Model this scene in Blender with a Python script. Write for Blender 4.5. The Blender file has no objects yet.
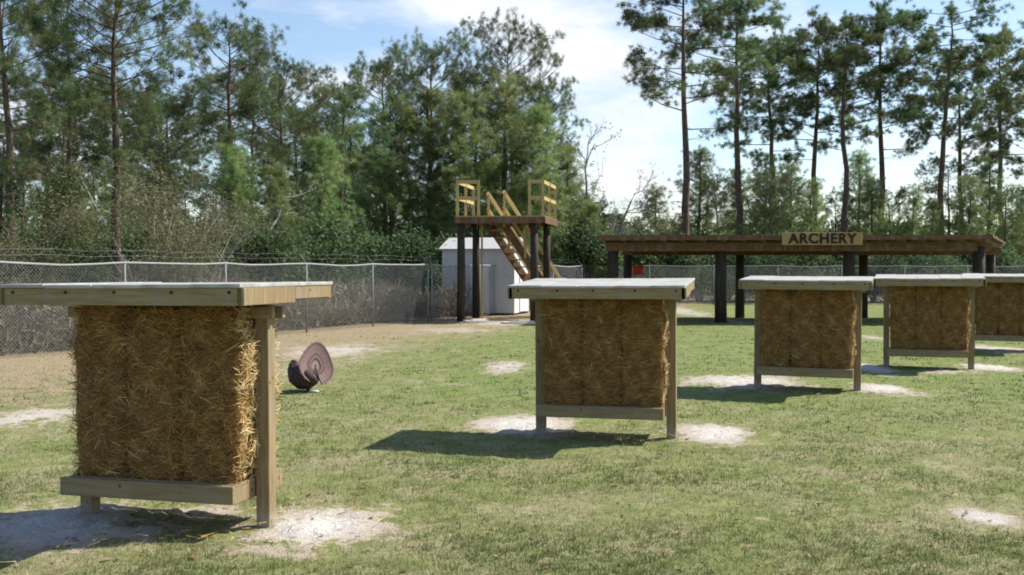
import bpy, bmesh, math, random
import numpy as np
from mathutils import Vector, Matrix, noise as mnoise

R = math.radians
scene = bpy.context.scene
COL = scene.collection
F = 1050.0                      # focal length in pixels of the 1024 wide frame
PITCH = math.atan2(19.5, F)     # camera looks slightly down
EYE = 1.65

# ------------------------------------------------------------------ survey helpers
def ray(px, py):
    x = (px - 512.0) / F
    v = (287.5 - py) / F
    c, s = math.cos(PITCH), math.sin(PITCH)
    return Vector((x, c + v * s, -s + v * c))

def ground_at(px, py, z=0.0):
    r = ray(px, py)
    t = (z - EYE) / r.z
    return Vector((r.x * t, r.y * t, z))

def at_depth(px, py, d):
    r = ray(px, py)
    t = d / r.y
    return Vector((r.x * t, d, EYE + r.z * t))

# ------------------------------------------------------------------ object helpers
def link(o, parent=None):
    COL.objects.link(o)
    if parent is not None:
        o.parent = parent
    return o

def tag(o, label=None, cat=None, group=None, kind=None):
    if label: o['label'] = label
    if cat: o['category'] = cat
    if group: o['group'] = group
    if kind: o['kind'] = kind
    return o

def thing(name, label, cat, loc=(0, 0, 0), rz=0.0, group=None, scale=None):
    o = bpy.data.objects.new(name, None)
    o.empty_display_size = 0.2
    link(o)
    o.location = loc
    o.rotation_euler = (0, 0, rz)
    if scale: o.scale = scale
    return tag(o, label, cat, group)

def np_mesh(name, verts, tris, attrs=None, smooth=False):
    verts = np.asarray(verts, dtype=np.float32).reshape(-1, 3)
    tris = np.asarray(tris, dtype=np.int32).reshape(-1, 3)
    me = bpy.data.meshes.new(name)
    me.vertices.add(len(verts))
    me.vertices.foreach_set('co', verts.ravel())
    n = len(tris)
    me.loops.add(n * 3)
    me.polygons.add(n)
    me.loops.foreach_set('vertex_index', tris.ravel())
    me.polygons.foreach_set('loop_start', np.arange(0, n * 3, 3, dtype=np.int32))
    me.polygons.foreach_set('loop_total', np.full(n, 3, dtype=np.int32))
    if smooth:
        me.polygons.foreach_set('use_smooth', np.ones(n, dtype=bool))
    me.update(calc_edges=True)
    for k, v in (attrs or {}).items():
        a = me.attributes.new(k, 'FLOAT', 'POINT')
        a.data.foreach_set('value', np.asarray(v, dtype=np.float32))
    return me

def obj_np(name, verts, tris, mat, parent=None, attrs=None, smooth=False):
    me = np_mesh(name, verts, tris, attrs, smooth)
    me.materials.append(mat)
    return link(bpy.data.objects.new(name, me), parent)

class MB:
    """collects boxes, bars and tubes into one mesh"""
    def __init__(self):
        self.bm = bmesh.new()
    def box(self, c, s, rot=None, bevel=0.0):
        g = bmesh.ops.create_cube(self.bm, size=1.0)
        vs = g['verts']
        m = Matrix.Translation(Vector(c))
        if rot is not None:
            m = m @ rot.to_4x4()
        m = m @ Matrix.Diagonal((s[0], s[1], s[2], 1))
        bmesh.ops.transform(self.bm, matrix=m, verts=vs)
        if bevel > 0:
            es = list({e for v in vs for e in v.link_edges})
            bmesh.ops.bevel(self.bm, geom=es, offset=bevel, segments=1, affect='EDGES', profile=0.5)
        return self
    def bar(self, a, b, w, h, bevel=0.0, up=(0, 0, 1)):
        a, b = Vector(a), Vector(b)
        d = b - a
        y = d.normalized()
        x = y.cross(Vector(up))
        if x.length < 1e-4: x = Vector((1, 0, 0))
        x.normalize()
        z = x.cross(y)
        rot = Matrix((x, y, z)).transposed()
        return self.box((a + b) / 2, (w, d.length, h), rot, bevel)
    def tube(self, pts, rads, n=8, cap=True):
        pts = [Vector(p) for p in pts]
        rings = []
        ref = Vector((0.31, 0.87, 0.21))
        for i, p in enumerate(pts):
            t = (pts[min(i + 1, len(pts) - 1)] - pts[max(i - 1, 0)]).normalized()
            u = t.cross(ref)
            if u.length < 1e-3: u = t.cross(Vector((1, 0, 0)))
            u.normalize()
            v = t.cross(u)
            r = rads[i] if hasattr(rads, '__len__') else rads
            rings.append([self.bm.verts.new(p + (u * math.cos(2 * math.pi * k / n) + v * math.sin(2 * math.pi * k / n)) * r) for k in range(n)])
        for a, b in zip(rings[:-1], rings[1:]):
            for k in range(n):
                f = self.bm.faces.new((a[k], a[(k + 1) % n], b[(k + 1) % n], b[k]))
                f.smooth = True
        if cap:
            try:
                self.bm.faces.new(list(reversed(rings[0])))
                self.bm.faces.new(rings[-1])
            except ValueError:
                pass
        return self
    def prism(self, outline, y0, y1):
        """outline of (x, z) points extruded along y"""
        a = [self.bm.verts.new((x, y0, z)) for x, z in outline]
        b = [self.bm.verts.new((x, y1, z)) for x, z in outline]
        n = len(a)
        self.bm.faces.new(a)
        self.bm.faces.new(list(reversed(b)))
        for k in range(n):
            self.bm.faces.new((a[(k + 1) % n], a[k], b[k], b[(k + 1) % n]))
        return self
    def build(self, name, mat, parent=None):
        bmesh.ops.recalc_face_normals(self.bm, faces=self.bm.faces[:])
        me = bpy.data.meshes.new(name)
        self.bm.to_mesh(me)
        self.bm.free()
        me.materials.append(mat)
        return link(bpy.data.objects.new(name, me), parent)

def copy_tree(o, parent=None):
    c = o.copy()
    COL.objects.link(c)
    c.parent = parent
    for ch in list(o.children):
        copy_tree(ch, c)
    return c

# ------------------------------------------------------------------ materials
class N:
    def __init__(self, name):
        self.m = bpy.data.materials.new(name)
        self.m.use_nodes = True
        self.t = self.m.node_tree
        self.t.nodes.clear()
        self.out = self.t.nodes.new('ShaderNodeOutputMaterial')
    def n(self, typ, **kw):
        nd = self.t.nodes.new(typ)
        for k, v in kw.items():
            if k.startswith('_'):
                setattr(nd, k[1:], v)
        for k, v in kw.items():
            if not k.startswith('_'):
                key = int(k[1:]) if (k[0] == 'i' and k[1:].isdigit()) else k.replace('__', ' ')
                if isinstance(v, bpy.types.NodeSocket):
                    self.t.links.new(v, nd.inputs[key])
                else:
                    nd.inputs[key].default_value = v
        return nd
    def noise(self, vec, scale, detail=4.0, rough=0.55):
        return self.n('ShaderNodeTexNoise', Vector=vec, Scale=scale, Detail=detail, Roughness=rough).outputs['Fac']
    def ramp(self, fac, stops):
        r = self.t.nodes.new('ShaderNodeValToRGB')
        el = r.color_ramp.elements
        while len(el) < len(stops): el.new(0.5)
        for e, (p, c) in zip(el, stops):
            e.position = p
            e.color = (*c, 1) if len(c) == 3 else c
        self.t.links.new(fac, r.inputs['Fac'])
        return r.outputs['Color']
    def mix(self, fac, a, b, mode='MIX'):
        nd = self.t.nodes.new('ShaderNodeMix')
        nd.data_type = 'RGBA'
        nd.blend_type = mode
        for s, v in ((nd.inputs[0], fac), (nd.inputs[6], a), (nd.inputs[7], b)):
            if isinstance(v, bpy.types.NodeSocket): self.t.links.new(v, s)
            elif isinstance(v, (int, float)): s.default_value = v
            else: s.default_value = (*v, 1)
        return nd.outputs[2]
    def math(self, op, a, b=0.0, clamp=False):
        nd = self.t.nodes.new('ShaderNodeMath')
        nd.operation = op
        nd.use_clamp = clamp
        for s, v in ((nd.inputs[0], a), (nd.inputs[1], b)):
            if isinstance(v, bpy.types.NodeSocket): self.t.links.new(v, s)
            else: s.default_value = v
        return nd.outputs[0]
    def coord(self, which='Object'):
        return self.t.nodes.new('ShaderNodeTexCoord').outputs[which]
    def attr(self, name):
        nd = self.t.nodes.new('ShaderNodeAttribute')
        nd.attribute_name = name
        return nd.outputs['Fac']
    def scaled(self, vec, s):
        nd = self.t.nodes.new('ShaderNodeMapping')
        nd.inputs['Scale'].default_value = s
        self.t.links.new(vec, nd.inputs['Vector'])
        return nd.outputs['Vector']
    def bump(self, h, strength=0.4, dist=0.02):
        return self.n('ShaderNodeBump', Height=h, Strength=strength, Distance=dist).outputs['Normal']
    def done(self, color, rough=0.85, normal=None, spec=0.25, metallic=0.0):
        b = self.t.nodes.new('ShaderNodeBsdfPrincipled')
        if isinstance(color, bpy.types.NodeSocket): self.t.links.new(color, b.inputs['Base Color'])
        else: b.inputs['Base Color'].default_value = (*color, 1)
        if isinstance(rough, bpy.types.NodeSocket): self.t.links.new(rough, b.inputs['Roughness'])
        else: b.inputs['Roughness'].default_value = rough
        b.inputs['Specular IOR Level'].default_value = spec
        b.inputs['Metallic'].default_value = metallic
        if normal is not None: self.t.links.new(normal, b.inputs['Normal'])
        self.t.links.new(b.outputs[0], self.out.inputs['Surface'])
        return self.m
    def leafy(self, color, trans=0.3, rough=0.6):
        b = self.t.nodes.new('ShaderNodeBsdfPrincipled')
        self.t.links.new(color, b.inputs['Base Color'])
        b.inputs['Roughness'].default_value = rough
        b.inputs['Specular IOR Level'].default_value = 0.3
        tr = self.t.nodes.new('ShaderNodeBsdfTranslucent')
        self.t.links.new(color, tr.inputs['Color'])
        mx = self.t.nodes.new('ShaderNodeMixShader')
        mx.inputs[0].default_value = trans
        self.t.links.new(b.outputs[0], mx.inputs[1])
        self.t.links.new(tr.outputs[0], mx.inputs[2])
        self.t.links.new(mx.outputs[0], self.out.inputs['Surface'])
        return self.m

def wood(name, dark, light, grain=(14, 14, 1.6), rough=0.8, knots=True, mud=False):
    w = N(name)
    co = w.coord()
    g = w.noise(w.scaled(co, grain), 3.0, 6, 0.6)
    col = w.ramp(g, [(0.3, dark), (0.7, light)])
    big = w.noise(co, 1.7, 3)
    col = w.mix(w.math('MULTIPLY', big, 0.55), col, tuple(0.55 * c for c in dark))
    if knots:
        v = w.n('ShaderNodeTexVoronoi', Vector=w.scaled(co, (3.1, 3.1, 3.1)), Scale=1.9).outputs['Distance']
        k = w.ramp(v, [(0.03, (1, 1, 1)), (0.10, (0, 0, 0))])
        col = w.mix(k, col, tuple(0.35 * c for c in dark))
    st = w.noise(w.scaled(co, (5, 5, 0.9)), 1.3, 6, 0.7)
    col = w.mix(w.ramp(st, [(0.5, (0,) * 3), (0.72, (0.55,) * 3)]), col, (0.27, 0.255, 0.235) if knots else dark)
    if mud:
        sp = w.t.nodes.new('ShaderNodeSeparateXYZ')
        w.t.links.new(co, sp.inputs[0])
        hh = w.math('ADD', sp.outputs[2], w.math('MULTIPLY', w.math('SUBTRACT', w.noise(co, 18.0, 5), 0.5), 0.16))
        col = w.mix(w.ramp(hh, [(0.02, (0.85,) * 3), (0.14, (0,) * 3)]), col, (0.33, 0.29, 0.235))
    return w.done(col, rough, w.bump(g, 0.35, 0.006))

M = {}
M['lumber'] = wood('treated_lumber', (0.235, 0.170, 0.085), (0.40, 0.315, 0.175), grain=(1.4, 16, 16))
M['lumber_post'] = wood('treated_lumber_post', (0.22, 0.155, 0.078), (0.385, 0.295, 0.16), grain=(16, 16, 1.3), mud=True)
M['tower_wood'] = wood('yellow_pine', (0.44, 0.32, 0.12), (0.62, 0.48, 0.22), grain=(9, 9, 3))
M['dark_post'] = wood('creosote_post', (0.032, 0.024, 0.018), (0.085, 0.062, 0.045), grain=(9, 9, 0.9), knots=False)
M['brown_beam'] = wood('brown_beam', (0.10, 0.05, 0.026), (0.24, 0.13, 0.066), grain=(0.8, 9, 9))

def roof_cover():
    w = N('roof_cover')
    co = w.coord()
    a = w.noise(w.scaled(co, (1.0, 7.0, 1)), 2.2, 5)
    col = w.ramp(a, [(0.3, (0.29, 0.28, 0.26)), (0.7, (0.47, 0.46, 0.435))])
    s = w.noise(co, 6.0, 3)
    col = w.mix(w.ramp(s, [(0.5, (0, 0, 0)), (0.72, (0.75,) * 3)]), col, (0.24, 0.225, 0.19))
    return w.done(col, 0.7, w.bump(a, 0.2, 0.004))
M['roof_cover'] = roof_cover()

def straw():
    w = N('straw')
    t = w.attr('tint')
    col = w.ramp(t, [(0.0, (0.125, 0.058, 0.014)), (0.45, (0.300, 0.158, 0.043)), (0.75, (0.47, 0.29, 0.098)), (1.0, (0.76, 0.60, 0.31))])
    return w.leafy(col, 0.10, 0.5)
M['straw'] = straw()

def straw_core():
    w = N('straw_core')
    co = w.coord()
    a = w.noise(w.scaled(co, (14, 14, 70)), 1.0, 6, 0.7)
    b = w.noise(w.scaled(co, (60, 60, 18)), 1.0, 4, 0.7)
    f = w.math('ADD', w.math('MULTIPLY', a, 0.6), w.math('MULTIPLY', b, 0.4))
    col = w.ramp(f, [(0.36, (0.075, 0.037, 0.010)), (0.5, (0.19, 0.10, 0.029)), (0.66, (0.33, 0.19, 0.06))])
    return w.done(col, 0.9, w.bump(f, 0.9, 0.02))
M['straw_core'] = straw_core()

def ground_mat():
    w = N('ground_turf')
    co = w.coord()
    sand, dirt, lush = w.attr('sand'), w.attr('dirt'), w.attr('lush')
    fine = w.noise(co, 22.0, 6, 0.65)
    mid = w.noise(co, 3.2, 5, 0.6)
    big = w.noise(co, 0.45, 4, 0.55)
    grass = w.ramp(w.math('ADD', w.math('MULTIPLY', fine, 0.5), w.math('MULTIPLY', mid, 0.5)),
                   [(0.34, (0.088, 0.112, 0.036)), (0.50, (0.170, 0.190, 0.066)), (0.66, (0.275, 0.270, 0.122))])
    green = w.ramp(fine, [(0.3, (0.085, 0.128, 0.030)), (0.7, (0.185, 0.240, 0.068))])
    green = w.mix(w.ramp(w.noise(co, 8.0, 5, 0.7), [(0.45, (0,) * 3), (0.65, (0.7,) * 3)]), green, (0.185, 0.205, 0.070))
    grass = w.mix(w.ramp(w.noise(co, 1.1, 6, 0.7), [(0.45, (0,) * 3), (0.64, (0.62,) * 3)]), grass, w.ramp(fine, [(0.35, (0.20, 0.165, 0.10)), (0.65, (0.35, 0.30, 0.195))]))
    lf = w.math('MULTIPLY', lush, w.ramp(big, [(0.35, (0.35,) * 3), (0.6, (1,) * 3)]), clamp=True)
    grass = w.mix(lf, grass, green)
    thin = w.ramp(w.math('ADD', w.math('MULTIPLY', big, 0.5), w.math('MULTIPLY', mid, 0.5)), [(0.52, (0,) * 3), (0.64, (0.75,) * 3)])
    grass = w.mix(thin, grass, w.ramp(fine, [(0.3, (0.19, 0.155, 0.09)), (0.7, (0.36, 0.31, 0.20))]))
    # brown needle litter
    litter = w.ramp(w.noise(co, 30.0, 6, 0.7), [(0.35, (0.17, 0.125, 0.075)), (0.55, (0.31, 0.245, 0.155)), (0.7, (0.45, 0.37, 0.26))])
    dm = w.math('ADD', dirt, w.math('MULTIPLY', w.math('SUBTRACT', mid, 0.5), 1.8))
    dm = w.math('ADD', dm, w.math('MULTIPLY', w.math('SUBTRACT', w.noise(co, 0.9, 5, 0.65), 0.5), 1.6))
    dm = w.math('MULTIPLY', dm, w.ramp(dirt, [(0.02, (0,) * 3), (0.2, (1,) * 3)]))
    dm = w.ramp(dm, [(0.35, (0,) * 3), (0.65, (0.92,) * 3)])
    col = w.mix(dm, grass, litter)
    # pale sand
    sandc = w.ramp(w.noise(co, 40.0, 5, 0.7), [(0.3, (0.33, 0.305, 0.275)), (0.55, (0.54, 0.51, 0.475)), (0.75, (0.70, 0.68, 0.65))])
    sandc = w.mix(w.ramp(sand, [(0.45, (0.9,) * 3), (0.98, (0,) * 3)]), sandc, (0.34, 0.275, 0.205))
    nz = w.math('ADD', w.math('MULTIPLY', w.noise(co, 7.0, 6, 0.65), 0.7), w.math('MULTIPLY', fine, 0.3))
    sm = w.math('ADD', sand, w.math('MULTIPLY', w.math('SUBTRACT', nz, 0.5), 2.2))
    sm = w.math('ADD', sm, w.math('MULTIPLY', w.math('SUBTRACT', w.noise(co, 1.9, 4, 0.6), 0.5), 1.5))
    sm = w.math('MULTIPLY', sm, w.ramp(sand, [(0.05, (0,) * 3), (0.25, (1,) * 3)]))
    sm = w.ramp(sm, [(0.40, (0,) * 3), (0.62, (0.97,) * 3)])
    col = w.mix(sm, col, sandc)
    h = w.math('ADD', w.math('MULTIPLY', fine, 0.6), w.math('MULTIPLY', w.noise(co, 70.0, 3), 0.4))
    return w.done(col, 0.95, w.bump(h, 0.7, 0.03), spec=0.1)
M['ground'] = ground_mat()

def blades():
    w = N('grass_blades')
    col = w.ramp(w.attr('tint'), [(0.0, (0.072, 0.115, 0.025)), (0.4, (0.150, 0.192, 0.055)), (0.7, (0.26, 0.255, 0.110)), (1.0, (0.43, 0.375, 0.21))])
    return w.leafy(col, 0.3, 0.6)
M['blades'] = blades()

def foliage(name, stops, trans=0.3):
    w = N(name)
    oi = w.t.nodes.new('ShaderNodeObjectInfo').outputs['Random']
    col = w.ramp(w.attr('tint'), stops)
    hv = w.t.nodes.new('ShaderNodeHueSaturation')
    w.t.links.new(col, hv.inputs['Color'])
    w.t.links.new(w.math('ADD', w.math('MULTIPLY', oi, 0.5), 0.75), hv.inputs['Value'])
    w.t.links.new(w.math('ADD', w.math('MULTIPLY', oi, 0.05), 0.475), hv.inputs['Hue'])
    return w.leafy(hv.outputs['Color'], trans)
M['pine_needles'] = foliage('pine_needles', [(0.0, (0.035, 0.062, 0.026)), (0.4, (0.085, 0.135, 0.050)), (0.75, (0.165, 0.225, 0.080)), (1.0, (0.24, 0.215, 0.11))], 0.42)
M['young_needles'] = foliage('young_needles', [(0.0, (0.10, 0.145, 0.05)), (0.4, (0.19, 0.26, 0.085)), (0.8, (0.27, 0.335, 0.125)), (1.0, (0.33, 0.30, 0.17))], 0.5)
M['olive_leaves'] = foliage('olive_leaves', [(0.0, (0.065, 0.07, 0.034)), (0.5, (0.135, 0.138, 0.064)), (1.0, (0.24, 0.20, 0.12))], 0.4)
M['dark_leaves'] = foliage('dark_leaves', [(0.0, (0.04, 0.07, 0.03)), (0.5, (0.09, 0.14, 0.055)), (1.0, (0.17, 0.215, 0.085))], 0.45)
M['brush'] = foliage('brush', [(0.0, (0.09, 0.075, 0.055)), (0.4, (0.19, 0.16, 0.115)), (0.7, (0.28, 0.235, 0.17)), (1.0, (0.15, 0.165, 0.065))])

M['dead_leaf'] = foliage('dead_leaf', [(0.0, (0.10, 0.055, 0.025)), (0.5, (0.22, 0.13, 0.06)), (1.0, (0.36, 0.26, 0.15))], 0.15)

def bark(name, dark, light):
    w = N(name)
    co = w.coord()
    v = w.n('ShaderNodeTexVoronoi', Vector=w.scaled(co, (9, 9, 2.2)), Scale=1.5).outputs['Distance']
    a = w.noise(co, 7.0, 6, 0.65)
    col = w.ramp(w.math('ADD', w.math('MULTIPLY', v, 0.5), w.math('MULTIPLY', a, 0.5)), [(0.25, dark), (0.6, light)])
    return w.done(col, 0.95, w.bump(v, 0.6, 0.03), spec=0.1)
M['pine_bark'] = bark('pine_bark', (0.045, 0.032, 0.024), (0.15, 0.11, 0.085))
M['grey_bark'] = bark('grey_bark', (0.16, 0.15, 0.14), (0.34, 0.32, 0.30))

def galv(name, c, rough=0.5, metallic=0.3):
    w = N(name)
    a = w.noise(w.coord(), 5.0, 4)
    return w.done(w.ramp(a, [(0.3, tuple(0.8 * x for x in c)), (0.7, c)]), rough, metallic=metallic, spec=0.4)
M['galv'] = galv('galvanised_pipe', (0.33, 0.335, 0.345), 0.75, 0.0)
M['wire'] = galv('galvanised_wire', (0.30, 0.31, 0.32))
M['fence_post'] = galv('weathered_fence_post', (0.24, 0.245, 0.25), 0.7, 0.0)

def siding(name, c):
    w = N(name)
    co = w.coord()
    a = w.noise(w.scaled(co, (6, 6, 0.7)), 2.0, 5)
    col = w.ramp(a, [(0.3, tuple(0.86 * x for x in c)), (0.7, c)])
    low = w.noise(co, 3.0, 4)
    col = w.mix(w.ramp(low, [(0.58, (0,) * 3), (0.75, (0.35,) * 3)]), col, (0.36, 0.32, 0.27))
    return w.done(col, 0.6)
M['shed_wall'] = siding('shed_siding', (0.66, 0.66, 0.68))
M['shed_roof'] = siding('shed_roofing', (0.50, 0.49, 0.48))
M['shed_trim'] = siding('shed_trim', (0.74, 0.73, 0.73))

def simple(name, a, b, sc=20.0, rough=0.8, bump=0.3):
    w = N(name)
    f = w.noise(w.coord(), sc, 5)
    return w.done(w.ramp(f, [(0.3, a), (0.7, b)]), rough, w.bump(f, bump, 0.01))
M['red'] = simple('red_paint', (0.42, 0.04, 0.03), (0.60, 0.08, 0.05))
M['letter'] = simple('charred_lettering', (0.02, 0.014, 0.01), (0.045, 0.03, 0.02))
M['sign_board'] = wood('sign_board', (0.36, 0.22, 0.09), (0.55, 0.37, 0.17), grain=(1.0, 9, 12))
M['turkey_body'] = simple('decoy_body', (0.022, 0.013, 0.014), (0.10, 0.062, 0.058), 34)
M['turkey_head'] = simple('decoy_head', (0.10, 0.05, 0.05), (0.20, 0.10, 0.10), 30)
M['stone'] = simple('pale_block', (0.50, 0.47, 0.42), (0.68, 0.65, 0.60), 12)

def tail_mat():
    w = N('decoy_tail')
    r = w.attr('rad')
    nz = w.noise(w.coord(), 26.0, 4)
    rr = w.math('ADD', r, w.math('MULTIPLY', w.math('SUBTRACT', nz, 0.5), 0.05))
    a, b = (0.24, 0.155, 0.140), (0.115, 0.073, 0.068)
    col = w.ramp(rr, [(0.0, (0.32, 0.23, 0.21)), (0.20, (0.27, 0.185, 0.17)), (0.24, b), (0.30, b), (0.34, a), (0.42, b), (0.47, b), (0.52, a), (0.84, (0.21, 0.135, 0.122)), (0.88, b), (0.92, b), (0.95, (0.24, 0.17, 0.15))])
    col = w.mix(w.ramp(w.noise(w.coord(), 45.0, 4, 0.7), [(0.4, (0,) * 3), (0.7, (0.6,) * 3)]), col, (0.15, 0.10, 0.09))
    return w.done(col, 0.85, w.bump(nz, 0.5, 0.01))
M['turkey_tail'] = tail_mat()

# ------------------------------------------------------------------ world, sun, camera
SUN_DIR = Vector((1.3, 0.50, 1.45)).normalized()
SUN_EL = math.asin(SUN_DIR.z)
SUN_AZ = math.atan2(SUN_DIR.x, SUN_DIR.y)

def build_world():
    wd = bpy.data.worlds.new('World')
    scene.world = wd
    wd.use_nodes = True
    w = N.__new__(N)
    w.t = wd.node_tree
    w.t.nodes.clear()
    out = w.t.nodes.new('ShaderNodeOutputWorld')
    bg = w.t.nodes.new('ShaderNodeBackground')
    bg.inputs['Strength'].default_value = 0.102
    sky = w.t.nodes.new('ShaderNodeTexSky')
    sky.sky_type = 'NISHITA'
    sky.sun_disc = False
    sky.sun_elevation = SUN_EL
    sky.sun_rotation = SUN_AZ
    sky.air_density = 1.0
    sky.dust_density = 0.7
    sky.ozone_density = 1.6
    co = w.coord('Generated')
    sx = w.t.nodes.new('ShaderNodeSeparateXYZ')
    w.t.links.new(co, sx.inputs[0])
    X, Y, Z = sx.outputs
    az = w.math('ARCTAN2', X, Y)
    el = w.math('ARCSINE', Z)
    cv = w.t.nodes.new('ShaderNodeCombineXYZ')
    w.t.links.new(w.math('MULTIPLY', az, 1.0), cv.inputs[0])
    w.t.links.new(w.math('MULTIPLY', el, 2.6), cv.inputs[1])
    cvec = cv.outputs[0]
    nz = w.noise(cvec, 5.5, 9, 0.58)
    soft = w.noise(cvec, 16.0, 6, 0.6)
    # cloud banks where they stand in the sky: azimuth, elevation, half sizes
    total = None
    for (px, py, rx, ry, amp) in ((590, 66, 130, 44, 0.9), (470, 8, 150, 26, 0.8), (625, 128, 60, 22, 0.7), (630, 172, 80, 26, 0.75),
                                  (355, 88, 60, 22, 0.6), (190, 120, 60, 40, 0.35), (60, 150, 120, 50, 0.3), (760, 205, 160, 30, 0.45),
                                  (-500, 40, 300, 120, 0.7), (1500, 60, 250, 60, 0.6), (2300, -100, 500, 200, 0.7)):
        r = ray(px, py).normalized()
        a0, e0 = math.atan2(r.x, r.y), math.asin(r.z)
        dx = w.math('DIVIDE', w.math('SUBTRACT', az, a0), rx / F)
        dy = w.math('DIVIDE', w.math('SUBTRACT', el, e0), ry / F)
        d2 = w.math('ADD', w.math('MULTIPLY', dx, dx), w.math('MULTIPLY', dy, dy))
        g = w.math('MULTIPLY', w.math('EXPONENT', w.math('MULTIPLY', d2, -0.8)), amp)
        total = g if total is None else w.math('ADD', total, g)
    dens = w.math('ADD', total, w.math('MULTIPLY', w.math('SUBTRACT', nz, 0.52), 2.4))
    mask = w.ramp(dens, [(0.22, (0,) * 3), (0.9, (0.95,) * 3)])
    lit = w.ramp(w.math('ADD', w.math('MULTIPLY', soft, 0.5), w.math('MULTIPLY', nz, 0.5)), [(0.35, (5.6, 5.9, 6.3)), (0.6, (7.4, 7.5, 7.6))])
    tinted = w.mix(1.0, sky.outputs[0], (1.18, 1.18, 1.18), 'MULTIPLY')
    col = w.mix(mask, tinted, lit)
    w.t.links.new(col, bg.inputs['Color'])
    w.t.links.new(bg.outputs[0], out.inputs[0])
build_world()

sl = bpy.data.lights.new('sun', 'SUN')
sl.energy = 5.0
sl.angle = R(0.5)
sl.color = (1.0, 0.95, 0.86)
so = link(bpy.data.objects.new('sun', sl))
so.rotation_euler = SUN_DIR.to_track_quat('Z', 'Y').to_euler()

cd = bpy.data.cameras.new('camera')
cam = link(bpy.data.objects.new('camera', cd))
cam.location = (0, 0, EYE)
cam.rotation_euler = (math.pi / 2 - PITCH, 0, 0)
cd.sensor_width = 36.0
cd.lens = 36.0 * F / 1024.0
cd.clip_end = 5000
scene.camera = cam
vs = scene.view_settings
vs.view_transform = 'Standard'
vs.look = 'None'
vs.gamma = 1.0
vs.exposure = 0.6
vs.use_curve_mapping = False
scene.render.resolution_x, scene.render.resolution_y = 1024, 575
scene.cycles.filter_width = 1.9
scene.cycles.max_bounces = 5
scene.cycles.transparent_max_bounces = 8

# ------------------------------------------------------------------ targets' survey (centre, turn)
TARGETS = []
for (l, r) in (((90, 515), (267, 528)), ((541, 432), (672, 437)), ((758.5, 387), (857, 392.5)), ((889.5, 366), (968, 369.5)), ((976, 349.5), (1041, 352))):
    a, b = ground_at(*l), ground_at(*r)
    TARGETS.append(((a + b) / 2, a, b))
YAW = [R(-15.5), R(-14), R(-20), R(-21), R(-21)]

# ------------------------------------------------------------------ ground
def axis(lo, hi, f0, f1, step, growth):
    pts = list(np.arange(f0, f1 + 1e-6, step))
    s = step
    while pts[-1] < hi:
        s = min(s * growth, 90)
        pts.append(pts[-1] + s)
    s = step
    while pts[0] > lo:
        s = min(s * growth, 90)
        pts.insert(0, pts[0] - s)
    return np.array(pts)

PATCHES = []   # x, y, rx, ry, rot, strength (sand)
def patch(px, py, rxp, ryp, s=1.0):
    c = ground_at(px, py)
    l, r = ground_at(px - rxp, py), ground_at(px + rxp, py)
    n, f = ground_at(px, py + ryp), ground_at(px, py - ryp)
    PATCHES.append((c.x, (n.y + f.y) / 2, (r.x - l.x) / 2, (f.y - n.y) / 2, s))
for p in ((315, 531, 82, 24, 1.05), (60, 530, 120, 26, 1.0), (190, 515, 60, 10, 0.7),
          (525, 426, 66, 11, 1.05), (715, 435, 44, 11, 1.1), (745, 384, 75, 8, 0.95), (884, 391, 34, 7, 1.05), (870, 369, 26, 6, 1.0), (990, 368, 30, 5, 1.05), (950, 372, 40, 5, 0.6),
          (1000, 350, 40, 5, 0.9), (985, 517, 44, 11, 0.85), (330, 352, 70, 9, 0.75), (30, 420, 70, 14, 0.75), (240, 372, 110, 10, 0.55), (506, 368, 32, 7, 0.75), (455, 331, 70, 5, 0.6), (500, 323, 40, 4, 0.8),
          (690, 313, 26, 9, 0.7), (730, 322, 18, 4, 0.7), (870, 338, 24, 4, 0.6), (610, 318, 60, 5, 0.3), (930, 466, 26, 7, 0.4), (905, 520, 18, 6, 0.45), (760, 520, 14, 4, 0.4)):
    patch(*p)

def fields(X, Y):
    sand = np.zeros_like(X)
    for (cx, cy, rx, ry, s) in PATCHES:
        d = ((X - cx) / rx) ** 2 + ((Y - cy) / (ry * 1.1)) ** 2
        sand = np.maximum(sand, s * np.exp(-1.05 * d))
    # brown litter along the left fence and under the tower
    fx = -9.17 + (Y - 18.8) * 0.505
    dfence = (X - fx) * 0.892
    dirt = np.clip(1.15 - dfence / np.clip(10.0 - 0.16 * Y, 4.2, 9), 0, 1) * (Y < 70)
    c = ground_at(480, 322)
    dirt = np.maximum(dirt, 1.0 * np.exp(-(((X - c.x) / 4.2) ** 2 + ((Y - c.y - 1.5) / 4.5) ** 2)))
    dirt = np.maximum(dirt, np.clip((Y - 47) / 6.0, 0, 1))
    lush = np.clip((Y - 9.5) / 5.0, 0, 1) * np.clip(1.2 - (Y - 30) / 25.0, 0, 1) * np.clip((X + 2.6 + 0.03 * Y) / 2.4, 0.12, 1)
    return sand, dirt, lush

def height(X, Y):
    h = 0.012 * np.sin(X * 1.3 + 0.7) * np.sin(Y * 1.1) + 0.01 * np.sin(X * 0.5 + Y * 0.37)
    return h

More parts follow.
